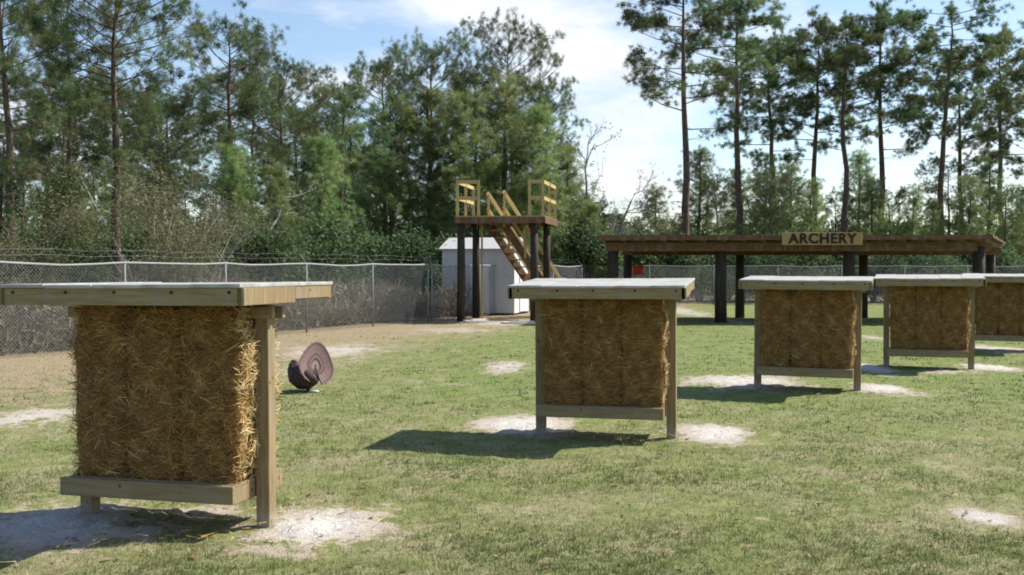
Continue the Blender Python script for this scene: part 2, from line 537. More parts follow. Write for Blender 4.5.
def build_ground():
    xs = axis(-1500, 1500, -8, 10, 0.07, 1.09)
    ys = axis(-300, 3000, 4.6, 18, 0.07, 1.06)
    X, Y = np.meshgrid(xs, ys)
    sand, dirt, lush = fields(X, Y)
    rng = np.random.default_rng(3)
    Z = height(X, Y) * (np.abs(X) < 60) * (Y < 80) * (Y > -20) + 0.022 * np.clip(sand, 0, 1) + rng.normal(0, 0.012, X.shape) * np.clip(sand * 1.6 - 0.4, 0, 1) * (Y < 20) + rng.normal(0, 0.004, X.shape) * (Y < 40)
    v = np.stack([X, Y, Z], -1).reshape(-1, 3)
    ny, nx = X.shape
    i = (np.arange(ny - 1)[:, None] * nx + np.arange(nx - 1)[None, :]).ravel()
    t = np.concatenate([np.stack([i, i + 1, i + nx + 1], -1), np.stack([i, i + nx + 1, i + nx], -1)])
    o = obj_np('ground', v, t, M['ground'], attrs={'sand': sand.ravel(), 'dirt': dirt.ravel(), 'lush': lush.ravel()}, smooth=True)
    tag(o, kind='structure')
build_ground()

def ribbons(base, direc, side, length, width, bend=None):
    """triangles: base, direction, side vectors -> verts (n*3), tris"""
    n = len(base)
    tip = base + direc * length[:, None]
    if bend is not None: tip = tip + bend
    a = base - side * width[:, None] * 0.5
    b = base + side * width[:, None] * 0.5
    v = np.stack([a, b, tip], 1).reshape(-1, 3)
    t = np.arange(n * 3).reshape(-1, 3)
    return v, t

def build_grass():
    rng = np.random.default_rng(11)
    n = 380000
    nc = n // 11
    u = rng.random(nc)
    dc = 1.0 / (1 / 4.9 + u * (1 / 34.0 - 1 / 4.9))
    xc = (rng.random(nc) - 0.5) * 1.16 * dc + rng.normal(0, 0.3, nc)
    hc = rng.random(nc)
    which = rng.integers(0, nc, n)
    rad = rng.uniform(0.015, 0.11, nc)[which]
    x = xc[which] + rng.normal(0, 1, n) * rad
    d = dc[which] + rng.normal(0, 1, n) * rad
    hsh = hc[which]
    sand, dirt, lush = fields(x, d)
    coarse = np.array([mnoise.noise(Vector((a * 0.9, b * 0.9, 0))) for a, b in zip(x, d)])
    keep = rng.random(n) > np.clip(sand * 1.9 - 0.25 + coarse * 0.4, 0, 0.97)
    keep &= rng.random(n) > np.clip(dirt * 0.9, 0, 0.9)
    keep &= rng.random(n) > 0.30 - 0.6 * coarse
    x, d, lush, hsh, coarse = x[keep], d[keep], lush[keep], hsh[keep], coarse[keep]
    n = len(x)
    z = height(x, d) - 0.004
    base = np.stack([x, d, z], -1)
    ang = rng.random(n) * 2 * np.pi
    lean = np.abs(rng.normal(0, 0.65, n)) + 0.15
    dirv = np.stack([np.cos(ang) * lean, np.sin(ang) * lean, np.ones(n)], -1)
    dirv /= np.linalg.norm(dirv, axis=1)[:, None]
    a2 = rng.random(n) * 2 * np.pi
    side = np.stack([np.cos(a2), np.sin(a2), np.zeros(n)], -1)
    L = rng.uniform(0.012, 0.034, n) * (0.7 + 0.6 * hsh) * (1 + 0.9 * (np.sin(hsh * 977.0) > 0.82))
    W = rng.uniform(0.004, 0.007, n) * np.clip(d / 7.0, 1, 3.0)
    v, t = ribbons(base, dirv, side, L, W)
    tint = np.clip(rng.normal(0.47, 0.22, n) - 0.30 * lush + 0.5 * (hsh - 0.5) - 0.45 * coarse, 0, 1)
    o = obj_np('grass', v, t, M['blades'], attrs={'tint': np.repeat(tint, 3)})
    tag(o, 'short patchy grass growing across the archery range', 'grass', kind='stuff')
build_grass()

def litter():
    rng = np.random.default_rng(61)
    n = 9000
    u = rng.random(n)
    d = 1.0 / (1 / 4.9 + u * (1 / 36.0 - 1 / 4.9))
    x = (rng.random(n) - 0.5) * 1.2 * d
    sand, dirt, lush = fields(x, d)
    keep = rng.random(n) < 0.22 + 0.8 * dirt - 0.15 * lush
    x, d = x[keep], d[keep]
    n = len(x)
    an = rng.random(n) * 6.28
    base = np.stack([x, d, height(x, d) + rng.uniform(0.006, 0.03, n)], -1)
    dv = np.stack([np.cos(an), np.sin(an), rng.normal(0, 0.12, n)], -1)
    sd = np.stack([-np.sin(an), np.cos(an), rng.normal(0, 0.4, n)], -1)
    leafy_ = rng.random(n) < 0.4
    L = np.where(leafy_, rng.uniform(0.025, 0.06, n), rng.uniform(0.08, 0.2, n))
    W = np.where(leafy_, rng.uniform(0.018, 0.035, n), 0.004 * np.clip(d / 7, 1, 3))
    v, t = ribbons(base, dv, sd, L, W)
    o = obj_np('leaf_litter', v, t, M['dead_leaf'], attrs={'tint': np.repeat(rng.random(n), 3)})
    tag(o, 'dead pine needles and brown leaves strewn over the lawn', 'leaf litter', kind='stuff')
litter()

# ------------------------------------------------------------------ straw bales and targets
BW, BD, BH = 0.377, 0.48, 1.10
def relief(x, y, z, seed):
    q = Vector((x * 1.0 + seed * 3.1, y, z))
    return 0.020 * mnoise.noise(q * 5.5) + 0.010 * mnoise.noise(Vector((q.x * 7, q.y * 7, q.z * 26))) - 0.006

def bale_mesh(seed, fluff_right=False, fluff_left=False):
    rng = np.random.default_rng(seed)
    nx, ny, nz = 9, 10, 22
    bm = bmesh.new()
    bmesh.ops.create_cube(bm, size=1.0)
    bmesh.ops.subdivide_edges(bm, edges=bm.edges[:], cuts=13, use_grid_fill=True)
    for v in bm.verts:
        p = Vector((v.co.x * BW, v.co.y * BD, (v.co.z + 0.5) * BH))
        q = p + Vector((seed * 3.1, 0, 0))
        k = relief(p.x, p.y, p.z, seed)
        bulge = 0.022 * math.cos(math.pi * v.co.z) * (1 + mnoise.noise(q * 2.3))
        nrm = Vector((v.co.x, v.co.y, 0)).normalized() if abs(v.co.z) < 0.499 else Vector((0, 0, 0.3))
        corner = (abs(v.co.x) > 0.49) + (abs(v.co.y) > 0.49) + (abs(v.co.z) > 0.49)
        p += nrm * (k + bulge - 0.018 * (corner >= 2))
        v.co = p
    me0 = bpy.data.meshes.new('straw_bale')
    bm.to_mesh(me0)
    vc = np.array([v.co[:] for v in bm.verts])
    bmesh.ops.triangulate(bm, faces=bm.faces[:])
    bm.verts.index_update()
    tc = np.array([[v.index for v in f.verts] for f in bm.faces])
    bm.free()
    bpy.data.meshes.remove(me0)
    V, T, tint = [vc], [tc], [np.full(len(vc), 0.3)]
    off = len(vc)
    ncore = len(tc)
    faces = [('f', 3400), ('b', 500), ('r', 2000 if fluff_right else 150), ('l', 500 if fluff_left else 150), ('t', 260)]
    for face, n in faces:
        u, w_ = rng.random(n) - 0.5, rng.random(n)
        z = w_ * BH
        bul = 0.020 * np.cos(np.pi * (w_ - 0.5)) + ((0.016 * np.sin(w_ * 13 + 5 * u) + 0.010 * np.sin(w_ * 31 - 7 * u) + 0.012) if (face == 'r' and fluff_right) else 0)
        if face in 'fb':
            u = u * 0.86
            s = -1 if face == 'f' else 1
            c = np.stack([u * BW, np.full(n, s * (BD / 2 + 0.002)) + s * bul, z], -1)
            nr = np.array([0, s, 0.0]); tx = np.array([1.0, 0, 0])
        elif face in 'rl':
            s = 1 if face == 'r' else -1
            c = np.stack([np.full(n, s * (BW / 2 + 0.002)) + s * bul, u * BD, z], -1)
            nr = np.array([s, 0, 0.0]); tx = np.array([0, 1.0, 0])
        else:
            c = np.stack([u * BW, (rng.random(n) - 0.5) * BD, np.full(n, BH)], -1)
            nr = np.array([0, 0, 1.0]); tx = np.array([1.0, 0, 0])
        up = np.array([0, 0, 1.0]) if face != 't' else np.array([0, 1.0, 0])
        th = rng.normal(0, 0.5, n) + 0.5 * np.sin(u * 9 + w_ * 17 + seed) + (rng.random(n) < 0.25) * rng.uniform(0, 3.1, n)
        c = c + nr * np.array([relief(a[0], a[1], a[2], seed) for a in c])[:, None]
        flip = np.where(rng.random(n) < 0.5, -1.0, 1.0)
        din = (np.cos(th) * flip)[:, None] * tx + np.sin(th)[:, None] * up
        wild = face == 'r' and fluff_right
        outw = np.abs(rng.normal(0, 0.22 if wild else 0.07, n)) * (1 + 2.0 * (rng.random(n) < (0.10 if wild else 0.03)))
        L = rng.uniform(0.03, 0.13, n) * (1.0 - 0.45 * np.minimum(outw, 1.2))
        dv = din + outw[:, None] * nr
        dv /= np.linalg.norm(dv, axis=1)[:, None]
        sd = np.cross(dv, nr + rng.normal(0, 0.35, (n, 3)))
        sd /= np.linalg.norm(sd, axis=1)[:, None] + 1e-6
        W = rng.uniform(0.0022, 0.0048, n)
        p0 = c - dv * (L * 0.35)[:, None] + nr * 0.004
        p1 = c + dv * (L * 0.25)[:, None] + nr * rng.uniform(0.003, 0.014, n)[:, None]
        p2 = c + dv * (L * 0.8)[:, None] - np.array([0, 0, 1.0]) * (L * 0.12 * outw)[:, None] + nr * 0.002
        hw = (W / 2)[:, None] * sd
        v = np.stack([p0 - hw, p0 + hw, p1 - hw, p1 + hw, p2 - hw * 0.7, p2 + hw * 0.7], 1)
        v[..., 2] = np.clip(v[..., 2], -0.02, BH + 0.03)
        i = off + np.arange(n)[:, None] * 6
        t = np.concatenate([i + np.array(q) for q in ([0, 1, 3], [0, 3, 2], [2, 3, 5], [2, 5, 4])])
        V.append(v.reshape(-1, 3)); T.append(t)
        tone = 0.86 if wild else 0.37 + 0.15 * np.sin(w_ * 21 + 2.5 * np.sin(u * 11 + seed))  # sun-facing side strands tinted much paler: bleached straw plus sunlight painted into the colour
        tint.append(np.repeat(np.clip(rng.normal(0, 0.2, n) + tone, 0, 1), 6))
        off += n * 6
    me = np_mesh('straw_bale', np.concatenate(V), np.concatenate(T), {'tint': np.concatenate(tint)})
    me.materials.append(M['straw'])
    me.materials.append(M['straw_core'])
    idx = np.zeros(len(me.polygons), dtype=np.int32)
    idx[:ncore] = 1
    me.polygons.foreach_set('material_index', idx)
    return me
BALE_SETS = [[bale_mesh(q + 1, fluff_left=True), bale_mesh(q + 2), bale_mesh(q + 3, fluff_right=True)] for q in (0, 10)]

WORDS = ['nearest archery target with the plain wide roof at left', 'archery target second along the row, in the middle of the lawn',
         'archery target third along the row, right of the middle one', 'archery target fourth along the row, before the last one', 'farthest archery target, cut off by the right edge']
TL = ['large nearest wooden archery target stand with white topped roof and straw',
      'second nearest wooden archery target stand, alone in the middle of the lawn',
      'third wooden archery target stand along the row, in front of the open pavilion',
      'fourth wooden archery target stand along the row, partly hiding the farthest one',
      'farthest wooden archery target stand, cut off at the right edge']
BL = [['left upright straw bale in the nearest target, ragged left edge', 'middle upright straw bale in the nearest target', 'right upright straw bale in the nearest target, sunlit shaggy side'],
      ['left straw bale in the mid lawn target', 'middle straw bale in the mid lawn target', 'right straw bale with bright sunlit edge in the mid lawn target'],
      ['left straw bale in the third target of the row', 'middle straw bale in the third target of the row', 'right straw bale in the third target of the row'],
      ['left straw bale in the fourth target of the row', 'middle straw bale in the fourth target of the row', 'right straw bale in the fourth target of the row'],
      ['left straw bale in the farthest target at the right edge', 'middle straw bale in the farthest target at the right edge', 'right straw bale in the farthest target at the right edge']]

def make_target():
    root = thing('archery_target', TL[0], 'archery target', group='straw archery targets in a row')
    for s in (-1, 1):
        MB().box((s * 0.652, 0.0, 0.695), (0.092, 0.092, 1.43), bevel=0.004).build('post', M['lumber_post'], root)
    MB().box((-0.012, -0.305, 0.262), (1.235, 0.042, 0.112), bevel=0.004).build('front_rail', M['lumber'], root)
    MB().box((0.0, 0.305, 0.262), (1.19, 0.042, 0.112), bevel=0.004).build('rear_rail', M['lumber'], root)
    for s in (-1, 1):
        MB().box((s * 0.575, 0.0, 0.252), (0.042, 0.566, 0.10), bevel=0.003).build('shelf_bearer', M['lumber_post'], root)
    sh = MB()
    for k in range(4):
        sh.box((0, -0.208 + k * 0.139, 0.311), (1.195, 0.13, 0.018), bevel=0.002)
    sh.build('shelf', M['lumber'], root)
    hd = MB()
    for s in (-1, 1):
        hd.box((0, s * 0.068, 1.365), (1.50, 0.04, 0.075), bevel=0.003)
    hd.build('header_beam', M['lumber'], root)
    # roof: a frame of fascia boards under a pale cover
    rf = MB()
    for k in range(5):
        rf.box((-0.76 + k * 0.38, 0.0, 1.452), (0.036, 1.08, 0.06))
    for k in range(4):
        rf.box((0, -0.43 + k * 0.286, 1.493), (1.58, 0.27, 0.018))
    roof = rf.build('roof', M['lumber'], root)
    MB().box((0, -0.575, 1.458), (1.69, 0.036, 0.104), bevel=0.003).build('front_fascia', M['lumber'], roof)
    MB().box((0, 0.575, 1.466), (1.66, 0.036, 0.088), bevel=0.003).build('rear_fascia', M['lumber'], roof)
    for s in (-1, 1):
        MB().box((s * 0.814, -0.262, 1.459), (0.034, 0.662, 0.106), bevel=0.003).box((s * 0.814, 0.334, 1.469), (0.031, 0.520, 0.082), bevel=0.003).build('side_fascia', M['lumber_post'], roof)
    cv = MB()
    rnd = random.Random(8)
    for k in range(5):
        cv.box((-0.668 + k * 0.334, 0.002 + rnd.uniform(-0.003, 0.003), 1.520 + rnd.uniform(-0.002, 0.003)), (0.331, 1.225, 0.022), Matrix.Rotation(rnd.uniform(-0.004, 0.004), 3, 'Z'), bevel=0.003)
    cv.build('roof_cover', M['roof_cover'], roof)
    for x in (-0.74, -0.36, -0.02, 0.37, 0.75):
        MB().tube([(x, -0.592, 1.484), (x, -0.597, 1.484)], 0.011, 8).build('nail_head', M['dark_post'], roof)
    return root
def tilt_roof(root, deg, lift):
    p = Vector((0, 0.6, 1.42))
    m = Matrix.Rotation(R(deg), 3, 'X')
    for ch in root.children:
        if ch.name.startswith('roof'):
            ch.rotation_euler = (R(deg), 0, 0)
            ch.location = p - m @ p + Vector((0, 0, lift))
proto = make_target()
for i, ((c, a, b), yw) in enumerate(zip(TARGETS, YAW)):
    o = proto if i == 0 else copy_tree(proto)
    o.location = c
    sc = 1.0
    o.rotation_euler = (R(0.4 if i % 2 else -0.3), R(-0.35 if i == 0 else 0.25 * (-1) ** i), yw)
    o['label'] = TL[i]
    tilt_roof(o, 0.2 if i == 0 else 2.3, 0.022 if i == 0 else 0.006)
    rot = Matrix.Rotation(yw, 3, 'Z')
    for k in range(3):
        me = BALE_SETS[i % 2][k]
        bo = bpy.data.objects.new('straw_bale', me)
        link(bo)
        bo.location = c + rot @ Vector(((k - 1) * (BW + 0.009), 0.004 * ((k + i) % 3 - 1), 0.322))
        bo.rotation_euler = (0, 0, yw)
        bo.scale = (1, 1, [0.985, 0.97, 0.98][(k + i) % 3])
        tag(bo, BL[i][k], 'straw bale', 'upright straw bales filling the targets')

# loose straw dropped under the targets (uncountable)
def loose_straw():
    rng = np.random.default_rng(5)
    B, D, S, L, W = [], [], [], [], []
    for i, ((c, a, b), yw) in enumerate(zip(TARGETS, YAW)):
        n = [420, 260, 160, 120, 80][i]
        r = np.stack([rng.normal(0.1, 0.65, n), rng.normal(-0.1, 0.42, n)], -1)
        cs, sn = math.cos(yw), math.sin(yw)
        x = c.x + r[:, 0] * cs - r[:, 1] * sn
        y = c.y + r[:, 0] * sn + r[:, 1] * cs
        B.append(np.stack([x, y, np.full(n, 0.055) + rng.random(n) * 0.01], -1))
        an = rng.random(n) * 6.28
        D.append(np.stack([np.cos(an), np.sin(an), rng.normal(0, 0.08, n)], -1))
        S.append(np.stack([-np.sin(an), np.cos(an), rng.normal(0, 0.3, n)], -1))
        L.append(rng.uniform(0.04, 0.16, n)); W.append(rng.uniform(0.004, 0.008, n))
    v, t = ribbons(np.concatenate(B), np.concatenate(D), np.concatenate(S), np.concatenate(L), np.concatenate(W))
    o = obj_np('loose_straw', v, t, M['straw'], attrs={'tint': np.repeat(rng.uniform(0.4, 1, len(v) // 3), 3)})
    tag(o, 'loose straw scattered on the sand under the targets', 'straw', kind='stuff')
loose_straw()

# ------------------------------------------------------------------ turkey decoy
def turkey():
    g = ground_at(309, 391)
    root = thing('turkey_target', 'dark brown turkey decoy target with fanned tail on the lawn beside the nearest target', 'turkey decoy', g, 0)
    pts = [(0.12, 0.02, 0.25), (0.06, 0.02, 0.23), (-0.02, 0.02, 0.205), (-0.09, 0.03, 0.215), (-0.155, 0.03, 0.25), (-0.195, 0.035, 0.30), (-0.205, 0.04, 0.345), (-0.195, 0.04, 0.375)]
    rad = [0.09, 0.14, 0.185, 0.195, 0.17, 0.115, 0.075, 0.05]
    b = MB()
    b.tube(pts, rad, 16)
    bmesh.ops.subdivide_edges(b.bm, edges=b.bm.edges[:], cuts=1, use_grid_fill=True, smooth=0.6)
    for v in b.bm.verts:
        v.co += v.normal * 0.016 * mnoise.noise(v.co * 22)
    for f in b.bm.faces: f.smooth = True
    body = b.build('body', M['turkey_body'], root)
    h = MB()
    h.tube([(-0.195, 0.04, 0.365), (-0.20, 0.042, 0.39), (-0.225, 0.044, 0.395), (-0.255, 0.046, 0.37)], [0.034, 0.04, 0.03, 0.008], 10)
    h.build('head', M['turkey_head'], root)
    for s in (-1, 1):
        wv = MB()
        wv.tube([(-0.12, 0.03 + s * 0.155, 0.30), (-0.02, 0.02 + s * 0.185, 0.24), (0.08, 0.02 + s * 0.165, 0.18), (0.14, 0.02 + s * 0.13, 0.13)], [0.03, 0.075, 0.06, 0.012], 10)
        wv.build('wing', M['turkey_body'], root)
        lg = MB()
        lg.tube([(-0.02, 0.03 + s * 0.05, 0.14), (-0.01, 0.03 + s * 0.055, 0.07), (-0.02, 0.03 + s * 0.06, 0.0)], [0.035, 0.02, 0.016], 8)
        lg.build('leg', M['turkey_body'], root)
    # tail fan: thick scalloped sector, tilted, its back lit
    V, T, A = [], [], []
    nr, na = 16, 96
    a0, a1 = R(-72), R(252)
    def P(r, a, side):
        sc = 1.0 - 0.035 * abs(math.sin((a - a0) / (a1 - a0) * math.pi * 19)) * (r ** 6)
        tall = 1.0 + 0.26 * max(0.0, math.sin(a)) ** 3 
        rr = r * 0.275 * sc * (1.0 + 0.22 * max(0.0, math.sin(a)) ** 2)
        wd = 1.02 - 0.33 * max(0.0, math.sin(a)) + 0.10 * max(0.0, -math.sin(a))
        th = 0.016 * (1 - 0.6 * r) + 0.006 * math.sin((a - a0) * 30) * r * (1 - r) + (0.012 if 0.26 < r < 0.34 or 0.44 < r < 0.5 else 0)
        return (wd * rr * math.cos(a), side * th - 0.05 * r * r, rr * math.sin(a))
    for side in (-1, 1):
        off = len(V)
        for i in range(nr + 1):
            for j in range(na + 1):
                V.append(P(i / nr, a0 + (a1 - a0) * j / na, side)); A.append(i / nr)
        for i in range(nr):
            for j in range(na):
                q = [off + i * (na + 1) + j, off + i * (na + 1) + j + 1, off + (i + 1) * (na + 1) + j + 1, off + (i + 1) * (na + 1) + j]
                T += [[q[0], q[1], q[2]], [q[0], q[2], q[3]]]
    h_ = (nr + 1) * (na + 1)
    rim = [nr * (na + 1) + j for j in range(na + 1)]
    rim = [0] + [i * (na + 1) for i in range(1, nr)] + rim + [i * (na + 1) + na for i in range(nr - 1, 0, -1)]
    for k in range(len(rim)):
        a, c = rim[k], rim[(k + 1) % len(rim)]
        T += [[a, c, c + h_], [a, c + h_, a + h_]]
    t = obj_np('tail_fan', V, T, M['turkey_tail'], root, attrs={'rad': A}, smooth=True)
    t.location = (0.085, -0.03, 0.345)
    t.rotation_euler = (R(-17), R(15), R(40))
    bs = MB()
    bs.tube([(0.09, -0.10, 0.0), (0.09, -0.10, 0.03)], [0.07, 0.055], 7)
    bs.build('base', M['stone'], root)
    root.scale = (1.0, 1.0, 1.0)
turkey()

# ------------------------------------------------------------------ lookout platform with stairs
def tower():
    fl, fr = Vector((-1.58, 32.5, 0)), Vector((0.68, 32.3, 0))
    bl, br = Vector((-1.20, 34.9, 0)), Vector((1.14, 34.7, 0))
    H = 3.18
    root = thing('lookout_platform', 'tall wooden lookout platform with yellow railings and open stairs before the white shed', 'platform', (fl + fr + bl + br) / 4)
    O = (fl + fr + bl + br) / 4
    L = lambda v: Vector(v) - O
    for p in (fl, fr, bl, br):
        q = L(p)
        MB().tube([q, q + Vector((0.01, 0, 1.6)), q + Vector((0, 0, H))], [0.13, 0.125, 0.115], 12).build('post', M['dark_post'], root)
    ux, uy = (fr - fl).normalized(), (bl - fl).normalized()
    z = Vector((0, 0, 1))
    e = 0.16
    c00, c10, c01, c11 = L(fl) - ux * e - uy * e, L(fr) + ux * 0.34 - uy * e, L(bl) - ux * e + uy * e, L(br) + ux * 0.34 + uy * e
    fm = MB()
    for a, b in ((c00, c10), (c01, c11), (c00, c01), (c10, c11)):
        fm.bar(a + z * (H - 0.06), b + z * (H - 0.06), 0.045, 0.19)
    for k in range(1, 6):
        f = k / 6
        fm.bar(c00.lerp(c10, f) + z * (H - 0.062), c01.lerp(c11, f) + z * (H - 0.062), 0.04, 0.17)
    fm.build('floor_frame', M['brown_beam'], root)
    dk = MB()
    for k in range(16):
        f0 = (k + 0.5) / 16
        dk.bar(c00.lerp(c01, f0) + z * (H + 0.058), c10.lerp(c11, f0) + z * (H + 0.058), 0.145, 0.036)
    dk.build('deck', M['tower_wood'], root)
    def rail(pts, name='railing'):
        r = MB()
        for p in pts:
            r.bar(p + z * (H + 0.076), p + z * (H + 1.18), 0.085, 0.085)
        for a, b in zip(pts[:-1], pts[1:]):
            for hh in (0.62, 1.12):
                r.bar(a + z * (H + hh), b + z * (H + hh), 0.05, 0.11)
        r.build(name, M['tower_wood'], root)
    rail([c00.lerp(c10, 0.26) + uy * 0.08, c00 + ux * 0.06 + uy * 0.08, c00.lerp(c01, 0.5) + ux * 0.06, c01 + ux * 0.06 - uy * 0.08])
    rail([c10.lerp(c00, 0.17) + uy * 0.08, c10 - ux * 0.06 + uy * 0.08, c10.lerp(c11, 0.5) - ux * 0.06, c11 - ux * 0.06 - uy * 0.08])
    # stairs go down to the right behind the front posts
    s0 = L((-0.55, 34.2, 0)) + z * (H - 0.05)
    s1 = L((1.55, 35.6, 0)) + z * 0.0
    hdir = Vector((s1.x - s0.x, s1.y - s0.y, 0)).normalized()
    sd = Vector((-hdir.y, hdir.x, 0))
    w = 0.42
    st = MB()
    st.bar(s0 - sd * w, s1 - sd * w, 0.05, 0.26, up=z)
    st.bar(s0 + sd * w, s1 + sd * w, 0.05, 0.26, up=z)
    stair = st.build('stairs', M['brown_beam'], root)
    for k in range(1, 13):
        p = s0.lerp(s1, k / 13)
        MB().bar(p - sd * (w - 0.03), p + sd * (w - 0.03), 0.25, 0.042).build('tread', M['tower_wood'], stair)
    for s in (-1, 1):
        hr = MB()
        a, b = s0 + sd * s * (w + 0.05), s1 + sd * s * (w + 0.05)
        up = z * 1.0
        hr.bar(a + up, a.lerp(b, 0.94) + up, 0.05, 0.12)
        hr.bar(a + up * 0.5, a.lerp(b, 0.94) + up * 0.5, 0.04, 0.09)
        for f in (0.02, 0.34, 0.66, 0.93):
            p = a.lerp(b, f)
            hr.bar(p - z * 0.1, p + up, 0.08, 0.08)
        hr.build('handrail', M['tower_wood'], stair)
    # thin light pole standing at the platform edge
    p = L(ground_at(482, 320))
    MB().tube([p, p + z * 3.0], 0.035, 8).build('brace_pole', M['tower_wood'], root)
tower()

def shed():
    yaw = R(-14)
    c = ground_at(478, 315.2)
    rot = Matrix.Rotation(yaw, 3, 'Z')
    W, D, H = 2.62, 2.2, 2.28
    root = thing('storage_shed', 'pale grey storage shed with low roof behind the lookout platform', 'shed', c + rot @ Vector((0, D / 2, 0)), yaw)
    MB().prism([(-W / 2, 0.08), (W / 2, 0.08), (W / 2, H), (-W / 2, H)], -D / 2, D / 2).build('wall', M['shed_wall'], root)
    r = MB()
    ov = 0.10
    for s in (-1, 1):
        r.bar((0, s * (D / 2 + ov), H + 0.02), (0, 0, H + 0.44), W + 2 * ov, 0.05)
    roof = r.build('roof', M['shed_roof'], root)
    for s in (-1, 1):
        g = MB()
        x = s * W / 2
        vs_ = [g.bm.verts.new(p) for p in ((x, -D / 2, H), (x, D / 2, H), (x, 0, H + 0.40), (x - s * 0.05, -D / 2, H), (x - s * 0.05, D / 2, H), (x - s * 0.05, 0, H + 0.40))]
        g.bm.faces.new(vs_[:3]); g.bm.faces.new(vs_[3:])
        g.bm.faces.new((vs_[0], vs_[2], vs_[5], vs_[3])); g.bm.faces.new((vs_[1], vs_[4], vs_[5], vs_[2])); g.bm.faces.new((vs_[0], vs_[3], vs_[4], vs_[1]))
        g.build('gable', M['shed_wall'], root)
    d = MB().box((W / 2 + 0.022, 0.1, 1.06), (0.03, 0.95, 1.9), bevel=0.004).build('door', M['shed_trim'], root)
    MB().box((W / 2 + 0.05, 0.48, 1.05), (0.03, 0.03, 0.14), bevel=0.004).build('handle', M['galv'], d)
    MB().box((0, 0, 0.04), (W - 0.06, D - 0.06, 0.08)).build('skid_base', M['dark_post'], root)
shed()

# boards lying about the platform
for i, (px, py, ln, rz, lab) in enumerate(((476, 322, 0.8, 0.5, 'short pale board lying by the leftmost platform post'), (500, 321, 1.2, 0.05, 'long pale board lying flat under the platform stairs'),
                                           (518, 324, 1.0, -0.2, 'bleached board lying on the sand right of the platform stairs'), (408, 321, 1.4, 0.1, 'brown plank lying at the foot of the fence left of the shed'))):
    g = ground_at(px, py)
    o = MB().box((0, 0, 0.03), (ln, 0.22, 0.05), Matrix.Rotation(0.03, 3, 'Y'), bevel=0.004).box((0.12, 0.05, 0.075), (ln * 0.7, 0.12, 0.035), Matrix.Rotation(0.25, 3, 'Z')).build('board', M['stone'] if i in (0, 2) else M['lumber'])
    o.location = g
    o.rotation_euler = (0, 0, rz)
    tag(o, lab, 'board', 'boards lying around the platform')

